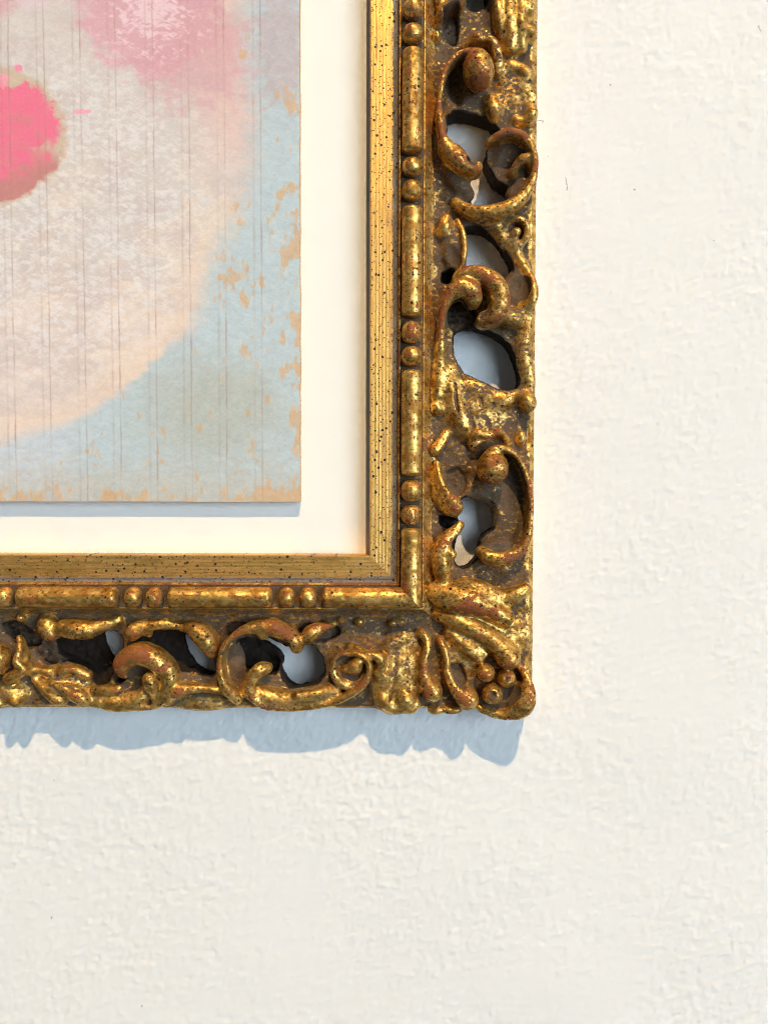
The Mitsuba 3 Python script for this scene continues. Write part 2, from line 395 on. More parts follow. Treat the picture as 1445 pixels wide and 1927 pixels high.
vw = world(v[:, 0], v[:, 1], v[:, 2] + 46)
fw = np.array(m.faces)[:, ::-1]
scene['painted_sheet'] = mikit.ply(trimesh.Trimesh(vw, fw[top], process=False), 'painted_paper')
scene['painted_sheet__edge'] = mikit.ply(trimesh.Trimesh(vw, fw[~top], process=False), 'ochre_edge')
labels['painted_sheet'] = {'label': 'creased paper painting with pink mouth shape and grey-blue ground, floated on the mat', 'category': 'painting'}
labels['painted_sheet__edge'] = {'label': 'thick ochre deckle side of the sheet'}

# ------------------------------------------------------------------ the frame's plain mouldings, mitred at the corner
labels['picture_frame'] = {'label': 'ornate carved gilt picture frame with pierced scrolls, beads and worn red bole', 'category': 'picture frame'}
FR = 'picture_frame'
NUM = {}


def key(name):
    NUM[name] = NUM.get(name, -1) + 1
    return name if NUM[name] == 0 else f'{name}_{NUM[name]:03d}'


def moulding(profile, side, y_far, wob=0.5, seed=0):
    """A strip of the profile [(offset from the inner edge, h)] along the right ('r') or bottom ('b') rail up to the mitre."""
    pr = np.array(profile, float)
    # resample
    L = np.concatenate([[0], np.cumsum(np.linalg.norm(np.diff(pr, axis=0), axis=1))])
    s = np.unique(np.concatenate([L, np.arange(0, L[-1], 1.5)]))
    t, h = np.interp(s, L, pr[:, 0]), np.interp(s, L, pr[:, 1])
    k = np.arange(0, 1, 1 / 420.0)
    k = np.concatenate([k, [1.0]])
    tt, kk = np.meshgrid(t, k, indexing='ij')
    hh = np.repeat(h[:, None], len(k), 1)
    if side == 'r':
        y0 = Y_IN - tt
        y = y0 + (y_far - y0) * kk
        x = X_IN + tt
    else:
        x0 = X_IN + tt
        x = x0 + (y_far - x0) * kk
        y = Y_IN - tt
    q = np.stack([x / 70, y / 70, hh * 0 + seed], -1)
    hh = hh + wob * 2 * (meshkit.fbm(q, 3, seed) - 0.5) + 0.25 * wob * (meshkit.noise(np.stack([x / 5, y / 5, hh], -1), 9) - 0.5)
    if side == 'r':
        x = x + wob * (meshkit.fbm(q + 31, 2, seed) - 0.5)
        al = -y
    else:
        y = y + wob * (meshkit.fbm(q + 31, 2, seed) - 0.5)
        al = x + 4000
    v = world(x, y, hh).reshape(-1, 3)
    a, b = tt.shape
    i, j = np.meshgrid(np.arange(a - 1), np.arange(b - 1), indexing='ij')
    quad = np.stack([i * b + j, (i + 1) * b + j, (i + 1) * b + j + 1, i * b + j + 1], -1).reshape(-1, 4)
    f = np.vstack([quad[:, [0, 1, 2]], quad[:, [0, 2, 3]]])
    if side == 'b':
        f = f[:, ::-1]
    return v, f, tt.ravel(), al.ravel(), hh.ravel()


reed = [(t, 80.2 - 0.085 * t + (0.12 * math.cos(t * 2 * math.pi / 6.5) if 8 < t < 36 else 0)) for t in np.arange(3, 45, 1.1)]
SIGHT = [(0.6, 22), (0.2, 73), (0.5, 77.5), (1.6, 79.8)] + reed + [(46.5, 75.2), (48, 74.2), (51, 74.2), (52.5, 77)]
CHAN = [(52.5, 77), (53.2, 80.5), (55, 82.5), (57, 82.5), (58, 81), (99, 81), (100.2, 83), (102.2, 83), (104, 80.5), (107, 76), (111, 70), (116, 65), (122, 61), (128, 58), (130, 20)]
for side, far in (('r', Y_TOP), ('b', X_LEFT)):
    v, f, tt, al, hh = moulding(SIGHT, side, far, 0.5, 3)
    scene[f'{FR}__{key("sight_moulding")}'] = shape(v, f, 'streaked_gold', uv=np.stack([tt, al], 1))
    v, f, tt, al, hh = moulding(CHAN, side, far, 0.5, 3)
    q = np.stack([v[:, 0], v[:, 1], v[:, 2]], 1) / S
    dust_shade = np.where((tt > 57.5) & (tt < 99.5), 0.78, 0.30) + 0.12 * (tt > 108) + (0.20 if side == 'b' else 0) * (tt > 103)  # the bottom rail's cove is toned darker than the right one
    bole = np.where(tt < 57, 0.42, 0.30)
    scene[f'{FR}__{key("cove_moulding")}'] = shape(v, f, 'gold_leaf', uv=np.stack([dust_shade, bole], 1))


# ------------------------------------------------------------------ beads and rods
def turned(length, radius, seed, rod):
    """A bead or a rod, turned about its axis (x) and hand worn."""
    nr, ns = (max(40, int(length / 2)) if rod else 22), 36
    if rod:
        s = np.linspace(-1, 1, nr)
        a = length / 2
        e = 9.0
        x = a * np.sign(s) * (1 - (1 - np.abs(s)) ** 1.15)
        dd = np.clip((np.abs(x) - (a - e)) / e, 0, 1)
        r = radius * np.sqrt(np.clip(1 - dd ** 2.4, 0, 1)) * (0.965 + 0.035 * np.cos(x / a * 1.2))
    else:
        th = np.linspace(-math.pi / 2, math.pi / 2, nr)
        x = length / 2 * np.sin(th)
        r = radius * np.cos(th) ** 0.72
    ph = np.arange(ns) * 2 * math.pi / ns
    X = np.repeat(x[:, None], ns, 1)
    R = np.repeat(r[:, None], ns, 1)
    A, B = R * np.cos(ph), R * np.sin(ph)
    q = np.stack([X, A, B], -1)
    n1 = meshkit.fbm(q / 13 + seed * 5.3, 3, seed) - 0.5
    n2 = meshkit.fbm(q * [0.02, 0.33, 0.33] + seed, 2, seed) - 0.5
    R2 = R * (1 + 0.09 * n1 + 0.05 * n2)
    A, B = R2 * np.cos(ph), R2 * np.sin(ph)
    i, j = np.meshgrid(np.arange(nr - 1), np.arange(ns), indexing='ij')
    quad = np.stack([i * ns + j, i * ns + (j + 1) % ns, (i + 1) * ns + (j + 1) % ns, (i + 1) * ns + j], -1).reshape(-1, 4)
    f = np.vstack([quad[:, [0, 1, 2]], quad[:, [0, 2, 3]]])
    endz = np.clip((np.abs(X) - length / 2 + 10) / 10, 0, 1)
    dust_shade = 0.02 + 0.25 * endz * (B < radius * 0.5) + 0.28 * (B < radius * 0.35)
    bole = (0.26 if not rod else 0.10) + 0.8 * n1 + 1.1 * n2 + 0.13 * (B > radius * 0.75)
    return X.ravel(), A.ravel(), B.ravel(), f, dust_shade.ravel(), bole.ravel()


BT, BH, BR = 78.5, 95.0, 19.3
RIGHT = [(-330, -128, 1), (-120, -86, 0), (-78, -44, 0)] + [(-5 - 33, -5 + 33 - 36, 0)] * 0 + [(-5, 30, 0), (41, 76, 0), (86, 286, 1), (293, 328, 0), (336, 374, 0), (384, 596, 1), (602, 645, 0), (650, 688, 0), (694, 897, 1), (902, 945, 0), (950, 988, 0)]
BOTTOM = [(-290, -100, 1), (-94, -63, 0), (-56, -22, 0), (-14, 21, 0), (28, 220, 1), (232, 264, 0), (273, 304, 0), (314, 512, 1), (524, 554, 0), (563, 595, 0)]
HB = BH + 8


def add_bead(side, c, length, rod, seed):
    X, A, B, f, dust_shade, bole = turned(length, BR, seed, rod)
    if side == 'r':
        v = world(X_IN + BT + A, c - X, BH + B)
    else:
        v = world(c + X, Y_IN - BT + A, BH + B)
    m = trimesh.Trimesh(v, f, process=False)
    if m.volume < 0:
        f = f[:, ::-1]
    scene[f'{FR}__{key("rod" if rod else "bead")}'] = shape(v, f, 'gold_leaf', uv=np.stack([dust_shade, bole], 1))


sd_ = 0
for a, b, rod in RIGHT:
    ya, yb = float(U(775, a, HB)[1]), float(U(775, b, HB)[1])
    sd_ += 1
    add_bead('r', (ya + yb) / 2, abs(ya - yb), rod, sd_)
for a, b, rod in BOTTOM:
    xa, xb = float(U(a, 1122, HB)[0]), float(U(b, 1122, HB)[0])
    sd_ += 1
    add_bead('b', (xa + xb) / 2, abs(xb - xa), rod, sd_)
# the two rods that meet in the corner: cut on the mitre
cx, cy = X_IN + BT, Y_IN - BT
ytop = float(U(775, 993, HB)[1])
xlft = float(U(605, 1122, HB)[0])
for side in 'rb':
    Lh = 2 * ((ytop - cy) if side == 'r' else (cx - xlft))
    X, A, B, f, dust_shade, bole = turned(Lh, BR, 40 + (side == 'r'), 1)
    # keep the half away from the corner and let the end run out along the mitre
    if side == 'r':
        along = X                       # + is up
        al = np.where(along < A * -1.0, -A, along)
        v = world(cx + A, cy + al, BH + B)
        bad = along < -A - 1e-9
    else:
        along = X                       # + is left
        al = np.where(along < -A, -A, along)
        v = world(cx - al, cy - A, BH + B)
        bad = along < -A - 1e-9
    f = f[~bad[f].all(1)]
    m = trimesh.Trimesh(v, f, process=False)
    fn = m.face_normals
    cen = m.triangles_center
    out = cen - np.array([cx, -BH, cy]) * S
    if side == 'r':
        out[:, 2] = 0
    else:
        out[:, 0] = 0
    if (fn * out).sum() < 0:
        f = f[:, ::-1]
    scene[f'{FR}__{key("rod")}'] = shape(v, f, 'gold_leaf', uv=np.stack([dust_shade, bole + 0.1], 1))

# ------------------------------------------------------------------ the carved border: one carved solid, meshed and split into its motifs
VOX = 1.6
GX0, GX1, GY0, GY1, GH0, GH1 = X_LEFT - 8, X_OUT + 14, Y_OUT - 26, Y_TOP + 8, 4.0, 142.0
NX, NY, NH = (int((b - a) / VOX) for a, b in ((GX0, GX1), (GY0, GY1), (GH0, GH1)))
F = np.full((NX, NY, NH), 50.0, np.float32)
LAB = np.zeros((NX, NY, NH), np.uint8)
DST = np.full((NX, NY, NH), 64, np.uint8)  # tone per voxel: real dust, plus shade painted into the cavities
PARTS = ['carved_ground']
AX = GX0 + VOX * np.arange(NX)
AY = GY0 + VOX * np.arange(NY)
AH = GH0 + VOX * np.arange(NH)
OFF = [0.0, 0.0]


def sub(x0, x1, y0, y1, h0=GH0, h1=GH1):
    i0, i1 = max(0, int((x0 - GX0) / VOX)), min(NX, int((x1 - GX0) / VOX) + 2)
    j0, j1 = max(0, int((y0 - GY0) / VOX)), min(NY, int((y1 - GY0) / VOX) + 2)
    k0, k1 = max(0, int((h0 - GH0) / VOX)), min(NH, int((h1 - GH0) / VOX) + 2)
    return slice(i0, max(i0, i1)), slice(j0, max(j0, j1)), slice(k0, max(k0, k1))


def smin(a, b, k):
    h = np.maximum(k - np.abs(a - b), 0) / k
    return np.minimum(a, b) - h * h * k * 0.25


def part(name):
    PARTS.append(name)
    return len(PARTS) - 1


def blend(sl, d, k, lab, dust_shade, cut):
    a = F[sl]
    k = k if cut else 2.0 * k
    if cut:
        win = -d > a
        F[sl] = -smin(-a, d, k)
        if dust_shade is not None:
            DST[sl][-d > a - 2.5] = dust_shade
        return
    win = d < a
    F[sl] = smin(a, d, k)
    LAB[sl][win] = lab
    DST[sl][win] = dust_shade


def curve(pts, n=5):
    """Catmull-Rom through the rows of pts."""
    p = np.array(pts, float)
    if len(p) < 3:
        return p
    e = np.vstack([2 * p[0] - p[1], p, 2 * p[-1] - p[-2]])
    out = []
    for i in range(len(p) - 1):
        a, b, c, d = e[i:i + 4]
        for t in np.linspace(0, 1, n, endpoint=False):
            out.append(0.5 * (2 * b + (c - a) * t + (2 * a - 5 * b + 4 * c - d) * t * t + (3 * b - a - 3 * c + d) * t ** 3))
    out.append(p[-1])
    return np.array(out)


def tube(pts, lab=0, k=4.0, dust_shade=18, cut=False, n=5):
    """A round limb through (px, py, h, r[, half]) of the photograph; half is how far it is drawn out up and down."""
    pts = [tuple(p) + (0.0,) * (5 - len(p)) for p in pts]
    c = curve(pts, n)
    x, y = U(c[:, 0] + OFF[0], c[:, 1] + OFF[1], c[:, 2])
    h, r, hf = c[:, 2], np.maximum(c[:, 3] * (1.0 if cut else 1.12) + (0 if cut else 0.5), 1.0), np.maximum(c[:, 4], 0)
    g = 2.0 * k + 4
    R = (r + g).max()
    sl = sub(x.min() - R, x.max() + R, y.min() - R, y.max() + R, (h - hf).min() - R - 30, (h + hf).max() + R)
    if 0 in F[sl].shape:
        return
    d = np.full(F[sl].shape, 60.0, np.float32)
    for i in range(len(x) - 1):
        rr = max(r[i], r[i + 1]) + g
        s2 = sub(min(x[i], x[i + 1]) - rr, max(x[i], x[i + 1]) + rr, min(y[i], y[i + 1]) - rr, max(y[i], y[i + 1]) + rr,
                 min(h[i] - hf[i], h[i + 1] - hf[i + 1]) - rr - 30, max(h[i] + hf[i], h[i + 1] + hf[i + 1]) + rr)
        loc = tuple(slice(max(0, b.start - a.start), max(0, b.stop - a.start)) for a, b in zip(sl, s2))
        if 0 in d[loc].shape:
            continue
        X, Y, H = AX[s2[0]][:, None, None], AY[s2[1]][None, :, None], AH[s2[2]][None, None, :]
        X, Y, H = (q.astype(np.float32) for q in (X, Y, H))
        dx, dy = x[i + 1] - x[i], y[i + 1] - y[i]
        t = np.clip(((X - x[i]) * dx + (Y - y[i]) * dy) / max(dx * dx + dy * dy, 1e-6), 0, 1)
        hh = h[i] + t * (h[i + 1] - h[i])
        hl = hf[i] + t * (hf[i + 1] - hf[i])
        ex, ey = X - x[i] - t * dx, Y - y[i] - t * dy
        low = hh - hl - (0 if cut else 1) * np.clip((hh - hl - 66) * 0.8, 0, 30)
        eh = np.maximum(np.maximum(H - hh - hl, low - H), 0)
        q = np.sqrt(ex * ex + ey * ey + eh * eh) - (r[i] + t * (r[i + 1] - r[i]))
        d[loc] = np.minimum(d[loc], q)
    blend(sl, d, k, lab, dust_shade, cut)


def ball(px, py, h, a, b, c, ang=0.0, lab=0, k=4.0, dust_shade=18, cut=False):
    """An ellipsoid of radii a, b in the plane of the wall (a turned by ang, anticlockwise degrees) and c out of it."""
    x, y = U(px + OFF[0], py + OFF[1], h)
    R = max(a, b) + 2.0 * k + 4
    sl = sub(x - R, x + R, y - R, y + R, h - c - 2.0 * k - 4, h + c + 2.0 * k + 4)
    if 0 in F[sl].shape:
        return
    X, Y, H = AX[sl[0]][:, None, None] - x, AY[sl[1]][None, :, None] - y, AH[sl[2]][None, None, :] - h
    ca, sa = math.cos(math.radians(ang)), math.sin(math.radians(ang))
    p, q = X * ca + Y * sa, -X * sa + Y * ca
    k0 = np.sqrt((p / a) ** 2 + (q / b) ** 2 + (H / c) ** 2)
    k1 = np.sqrt((p / a ** 2) ** 2 + (q / b ** 2) ** 2 + (H / c ** 2) ** 2) + 1e-6
    d = (k0 * (k0 - 1) / k1).astype(np.float32)
    blend(sl, d, k, lab, dust_shade, cut)


def hole(poly, floor=None, k=5.0, rag=2.5, h=64.0, dust_shade=150):  # the dark tone is stain on cut walls and painted cavity shade
    """Pierces the border (or sinks a pit to the floor) along the outline given in photograph pixels at height h."""
    c = curve(list(poly) + [poly[0]], 4)[:-1]
    x, y = U(c[:, 0] + OFF[0], c[:, 1] + OFF[1], h)
    sl = sub(x.min() - 12, x.max() + 12, y.min() - 12, y.max() + 12, GH0, GH1)
    X, Y = np.meshgrid(AX[sl[0]], AY[sl[1]], indexing='ij')
    d, inside = np.full(X.shape, 1e3), np.zeros(X.shape, bool)
    for i in range(len(x)):
        ax, ay, bx, by = x[i], y[i], x[(i + 1) % len(x)], y[(i + 1) % len(x)]
        ex, ey = bx - ax, by - ay
        t = np.clip(((X - ax) * ex + (Y - ay) * ey) / (ex * ex + ey * ey + 1e-9), 0, 1)
        d = np.minimum(d, np.hypot(X - ax - t * ex, Y - ay - t * ey))
        cr = ((ay > Y) != (by > Y)) & (X < (bx - ax) * (Y - ay) / (by - ay + 1e-12) + ax)
        inside ^= cr
    s = np.where(inside, -d, d)[:, :, None]
    q = np.stack(np.broadcast_arrays(X[:, :, None] / 9, Y[:, :, None] / 9, AH[sl[2]][None, None, :] / 14), -1)
    s = s + rag * 2 * (meshkit.fbm(q, 2, 4) - 0.5)
    if floor is not None:
        s = np.maximum(s, floor + 8 * (meshkit.fbm(q * 0.9 + 5, 2, 8) - 0.5) - AH[sl[2]][None, None, :])
    blend(sl, s.astype(np.float32), k, 0, dust_shade, True)


# -- the ground of the border
def ground():
    for (x0, x1, y0, y1) in ((X_IN + 108, X_OUT + 10, GY0, GY1), (GX0, X_IN + 108 - VOX, GY0, Y_IN - 108)):
        sl = sub(x0, x1, y0, y1)
        X, Y, H = AX[sl[0]][:, None, None], AY[sl[1]][None, :, None], AH[sl[2]][None, None, :]
        q = np.stack(np.broadcast_arrays(X[:, :, 0] / 34, Y[:, :, 0] / 34, np.zeros((1, 1))), -1)
        t = np.minimum(np.minimum(X_OUT - X, 1e9), 1e9)
        lump = 13 * (meshkit.fbm(q, 3, 2) - 0.5)
        inner = np.maximum(X[:, :, 0] - X_IN, Y_IN - Y[:, :, 0])
        ht = 60 + lump + 3 * np.exp(-((inner - 118) / 16) ** 2)
        din = 114 - inner
        dout = np.maximum(X - X_OUT, Y_OUT - Y)
        ins = 10.0 * np.clip((H - 50) / 10, 0, 1)
        d = np.maximum(dout + ins, (H - ht[:, :, None]) * 0.9)
        d = np.maximum(d, 8.0 - H)
        d = np.maximum(d, din[:, :, None])
        far = np.maximum((X_LEFT - X), Y - Y_TOP)
        d = np.maximum(d, far)
        F[sl] = np.minimum(F[sl], d)


ground()

# -- pierced openings
hole([(872, -60), (900, -70), (918, -30), (917, 2), (906, 13), (890, 17), (878, 8), (870, -20)])
hole([(842, 214), (860, 207), (895, 212), (925, 222), (938, 246), (926, 266), (916, 282), (914, 300), (923, 318), (934, 336), (956, 352), (955, 370), (938, 383), (917, 391), (900, 389), (878, 372), (862, 345), (852, 305), (842, 262)])
hole([(872, 432), (884, 424), (905, 426), (930, 440), (950, 465), (965, 495), (966, 520), (952, 533), (932, 540), (905, 540), (884, 520), (878, 495), (872, 462)])
hole([(853, 640), (858, 622), (880, 612), (905, 616), (935, 628), (960, 650), (975, 685), (979, 715), (969, 738), (948, 743), (925, 735), (905, 723), (884, 708), (866, 692), (856, 668)])
hole([(868, 945), (872, 934), (888, 928), (905, 927), (924, 936), (937, 955), (939, 978), (931, 994), (912, 1006), (904, 1020), (904, 1040), (894, 1056), (880, 1068), (864, 1068), (856, 1052), (859, 1030), (866, 1000), (862, 970)])
hole([(466, 1204), (505, 1201), (535, 1216), (556, 1220), (575, 1211), (594, 1222), (607, 1243), (610, 1266), (601, 1284), (577, 1297), (551, 1298), (535, 1284), (526, 1262), (530, 1244), (504, 1220)])
hole([(436, 1226), (446, 1206), (478, 1204), (524, 1238), (518, 1268), (490, 1266), (455, 1262), (440, 1245)], floor=16, k=6, dust_shade=140)  # blind pit, its shade painted in dark
hole([(66, 1198), (100, 1202), (124, 1236), (112, 1254), (86, 1252), (64, 1228)], floor=44, k=9, dust_shade=104)  # hollow added and toned dark for the shading at the left
hole([(336, 1202), (352, 1198), (374, 1217), (398, 1239), (405, 1261), (395, 1275), (368, 1266), (352, 1248), (340, 1226)])
hole([(180, 1200), (196, 1190), (215, 1189), (229, 1204), (227, 1232), (221, 1250), (234, 1272), (239, 1288), (222, 1288), (210, 1272), (200, 1248), (186, 1224)])
# -- pits that do not go through, their shade painted in as dark tone
hole([(842, 580), (856, 560), (880, 564), (894, 580), (900, 598), (884, 614), (858, 622), (844, 608)], floor=38, k=7, dust_shade=108)
hole([(98, 1206), (140, 1192), (180, 1192), (190, 1230), (206, 1270), (196, 1294), (174, 1286), (160, 1262), (130, 1246), (104, 1232)], floor=18, k=9, dust_shade=135)
hole([(250, 1206), (300, 1186), (345, 1190), (352, 1240), (360, 1262), (330, 1262), (300, 1236), (262, 1222)], floor=20, k=8, dust_shade=135)
hole([(0, 1176), (30, 1172), (62, 1192), (66, 1218), (40, 1222), (20, 1206)], floor=30, k=9, dust_shade=108)
hole([(560, 1186), (590, 1205), (622, 1206), (640, 1190), (622, 1176), (580, 1176)], floor=44, k=10, dust_shade=86)
hole([(430, 1196), (470, 1186), (450, 1172), (424, 1180)], floor=46, k=9, dust_shade=86)


# -- right rail, from the top
def horns():
    p = part('scroll')
    tube([(866, 524, 80, 13, 8), (890, 517, 88, 14, 8), (914, 523, 90, 15, 8), (934, 542, 88, 16, 10), (939, 570, 84, 17, 10), (930, 594, 78, 16, 10), (910, 603, 70, 13, 8)], p, 4, 22)
    tube([(905, 545, 108, 7), (914, 560, 106, 8), (914, 578, 100, 8), (904, 594, 92, 7)], 0, 3, 55, cut=True)
    p = part('scroll')
    tube([(829, 660, 70, 7, 6), (829, 625, 78, 6, 8), (831, 596, 86, 6, 10), (837, 572, 94, 8, 8), (850, 552, 101, 11, 4), (868, 541, 104, 15), (884, 545, 102, 17), (890, 560, 96, 15)], p, 3, 16)
    tube([(845, 600, 84, 8), (856, 578, 86, 11), (872, 570, 80, 12)], 0, 4, 70, cut=True)


def strand():
    p = part('tendril')
    tube([(829, 655, 72, 7), (827, 690, 70, 9), (826, 720, 71, 10), (824, 742, 70, 8)], p, 5, 22)
    p = part('knob')
    ball(822, 768, 68, 10, 11, 12, 0, p, 4, 20)
    tube([(820, 735, 68, 6), (821, 768, 66, 6)], p, 5, 30)


OFF[:] = [0, -650]
horns()
OFF[:] = [0, 0]

p = part('leaf')                                          # fold beside the top opening
tube([(866, -30, 80, 15), (856, 4, 86, 14), (842, 16, 87, 11), (828, 28, 82, 7), (822, 40, 72, 5)], p, 4, 12)
hole([(832, 34), (858, 24), (862, 50), (860, 76), (850, 80), (838, 60)], floor=46, k=7, rag=1, dust_shade=92)  # recess under the fold, its shadow put in as dark tone
p = part('leaf')                                          # broad lit leaf at the outer edge
ball(962, 20, 62, 34, 84, 22, 4, p, 6, 14)
for a in ((935, -20, 944, 70), (957, -40, 962, 92), (980, -30, 984, 88)):
    tube([(a[0], a[1], 79, 6), ((a[0] + a[2]) / 2, 30, 81, 7), (a[2], a[3], 70, 5)], p, 5, 12)
tube([(985, 6, 78, 8), (996, 16, 76, 10), (1001, 26, 68, 7)], p, 4, 12)
tube([(985, 50, 76, 8), (998, 60, 74, 9), (1000, 74, 64, 6)], p, 4, 14)
p = part('knob')
ball(821, 67, 66, 8, 9, 10, 0, p, 4, 16)
p = part('leaf')                                          # crest over the ball
tube([(872, 86, 70, 4), (884, 74, 78, 4, 4), (897, 69, 84, 6, 3), (909, 75, 80, 4, 4), (921, 74, 82, 5, 4), (932, 85, 82, 7), (936, 108, 74, 8), (938, 135, 64, 8)], p, 4, 30)
p = part('scroll')                                        # the great C with its ball
ball(858, 150, 88, 20, 44, 44, 12, 0, 4, 100, True)
ball(900, 133, 94, 29, 36, 33, 8, p, 3, 10)
tube([(902, 104, 96, 10), (884, 99, 96, 5, 6), (866, 103, 93, 4, 8), (851, 114, 90, 4, 10), (837, 138, 88, 4, 12), (829, 168, 86, 4, 14), (825, 200, 85, 4, 14), (827, 230, 85, 5, 14), (831, 258, 86, 6, 14), (838, 278, 88, 9, 10)], p, 3, 24)
p = part('leaf')                                          # the C's lower lip
tube([(838, 276, 86, 10, 8), (850, 290, 90, 14, 6), (864, 303, 92, 15, 4), (880, 316, 92, 11, 4), (894, 318, 92, 9, 3), (899, 313, 93, 8)], p, 3, 12)
ball(858, 284, 98, 13, 11, 9, -30, p, 3, 10)
tube([(878, 300, 104, 5), (888, 306, 104, 5), (895, 306, 104, 3)], 0, 2, 60, cut=True)
tube([(850, 322, 66, 15), (862, 345, 62, 16), (880, 366, 54, 11)], p, 5, 82)
p = part('scroll')                                        # the open shell below it
tube([(920, 268, 82, 5, 4), (938, 256, 88, 6, 6), (960, 251, 90, 7, 6), (981, 258, 90, 7, 6), (996, 274, 89, 6, 8), (1004, 298, 88, 5, 10), (1004, 324, 86, 5, 10), (997, 350, 84, 7, 10), (980, 374, 84, 9, 8), (955, 391, 84, 11, 6), (928, 400, 84, 12, 5), (900, 401, 80, 11, 5), (876, 394, 74, 9, 4), (858, 380, 66, 8)], p, 3, 26)
ball(962, 300, 52, 38, 44, 22, -15, p, 5, 88)
tube([(975, 330, 60, 14), (980, 350, 62, 14), (965, 368, 62, 12)], p, 5, 80)
ball(958, 306, 84, 30, 38, 20, -20, 0, 5, 92, True)
p = part('scroll')
tube([(964, 328, 70, 6, 4), (971, 312, 78, 6, 6), (983, 301, 84, 8, 5), (996, 302, 84, 8, 5), (1002, 318, 80, 6)], p, 3, 30)
p = part('knob')
ball(1000, 217, 70, 11, 15, 16, -25, p, 5, 22)
tube([(972, 226, 66, 6), (986, 229, 68, 7), (997, 222, 68, 8)], p, 4, 30)
p = part('leaf')
tube([(962, 124, 66, 7), (978, 128, 69, 8), (992, 141, 68, 9), (988, 160, 62, 9), (996, 178, 61, 8), (997, 196, 58, 7)], p, 8, 30)
tube([(924, 190, 62, 10), (931, 206, 68, 11), (930, 218, 64, 8)], p, 7, 36)
ball(962, 180, 56, 30, 40, 14, 0, p, 8, 52)

p = part('leaf')                                          # leaf beside the second opening
ball(852, 464, 60, 22, 48, 16, 6, p, 5, 62)
tube([(861, 414, 66, 4), (870, 436, 74, 4, 3), (874, 460, 78, 4, 4), (872, 486, 78, 4, 4), (862, 504, 72, 4)], p, 3, 16)
ball(853, 484, 80, 14, 24, 12, 8, 0, 4, 88, True)
p = part('knob')
tube([(840, 410, 70, 7), (836, 428, 74, 9), (830, 440, 66, 6)], p, 5, 22)
hole([(832, 512), (848, 506), (856, 516), (846, 530), (832, 528)], floor=38, k=6, rag=1)
p = part('scroll')                                        # small snail at the outer edge
tube([(955, 420, 68, 5), (968, 412, 72, 5, 2), (982, 415, 74, 5, 2), (991, 428, 74, 5, 2), (990, 446, 72, 5, 2), (979, 458, 70, 5), (969, 450, 70, 5), (972, 436, 74, 7)], p, 3, 42)
p = part('leaf')
tube([(924, 422, 60, 9), (938, 434, 62, 10), (950, 452, 61, 10), (966, 470, 58, 8)], p, 8, 44)
tube([(966, 470, 60, 8), (975, 484, 63, 7), (985, 498, 69, 6), (993, 513, 70, 5)], p, 7, 24)
p = part('leaf')
tube([(991, 508, 68, 4), (1001, 526, 74, 5, 3), (1004, 548, 78, 7, 3), (998, 568, 76, 9), (984, 578, 66, 6)], p, 3, 16)
ball(974, 545, 54, 30, 34, 16, 20, p, 6, 90)
ball(978, 540, 76, 22, 24, 13, 20, 0, 5, 92, True)
p = part('leaf')
tube([(994, 585, 62, 8), (991, 610, 63, 10), (987, 640, 64, 11), (987, 672, 64, 11), (992, 700, 63, 11), (996, 726, 62, 9), (992, 742, 60, 8)], p, 8, 36)
ball(960, 600, 66, 24, 18, 20, 0, p, 7, 60)
horns()
strand()
p = part('knob')
ball(994, 758, 76, 13, 17, 15, 25, p, 4, 12)
tube([(950, 750, 60, 10), (975, 748, 64, 10), (992, 754, 68, 10)], p, 8, 44)
p = part('leaf')                                          # worn mound above the crest
ball(892, 778, 58, 60, 52, 18, -15, p, 9, 40)
tube([(846, 700, 62, 10), (852, 740, 66, 12), (862, 780, 68, 12), (878, 812, 64, 9)], p, 9, 26)
tube([(880, 722, 58, 9), (915, 742, 60, 11), (945, 756, 60, 10)], p, 9, 48)
for vx in ((856, 722, 868, 800), (880, 736, 892, 806), (904, 750, 920, 800), (928, 760, 940, 792)):
    tube([(vx[0], vx[1], 74, 2.0), ((vx[0] + vx[2]) / 2 - 3, (vx[1] + vx[3]) / 2, 80, 3.2), (vx[2], vx[3], 74, 2.0)], 0, 4, 55, cut=True)
p = part('knob')
tube([(839, 816, 66, 7), (831, 832, 69, 8), (820, 846, 71, 10)], p, 4, 24)
p = part('knob')
ball(980, 824, 66, 9, 14, 10, 0, p, 5, 26)
p = part('leaf')                                          # crest
tube([(890, 842, 66, 5), (889, 826, 76, 6, 3), (898, 816, 82, 7, 3), (912, 818, 82, 6, 3), (924, 818, 80, 5, 3), (937, 812, 80, 5, 3), (950, 822, 72, 5), (958, 834, 64, 5)], p, 3, 18)
tube([(893, 834, 70, 8), (908, 830, 70, 7)], p, 4, 16)
ball(925, 838, 76, 26, 9, 12, 10, 0, 4, 84, True)
p = part('scroll')                                        # lower C with ball
ball(927, 881, 94, 30, 31, 32, 0, p, 2, 10)
tube([(914, 862, 96, 6), (930, 848, 97, 8, 3), (950, 846, 94, 6, 6), (968, 857, 90, 4, 10), (982, 879, 86, 4, 12), (991, 905, 82, 4, 14), (996, 937, 80, 4, 14), (996, 970, 80, 4, 14), (992, 1004, 80, 5, 14), (982, 1030, 82, 7, 10), (964, 1046, 84, 10, 6), (940, 1051, 84, 13, 4), (918, 1048, 82, 12, 4), (905, 1038, 78, 8)], p, 3, 26)
ball(955, 950, 50, 34, 92, 16, 6, p, 6, 70)
ball(960, 930, 84, 28, 74, 22, 5, 0, 5, 80, True)
ball(934, 1028, 72, 30, 14, 16, 8, p, 4, 90)
tube([(918, 1022, 94, 6), (940, 1030, 92, 7), (960, 1024, 90, 6)], 0, 4, 92, cut=True)
ball(910, 930, 52, 38, 16, 14, -10, p, 7, 78)
p = part('leaf')
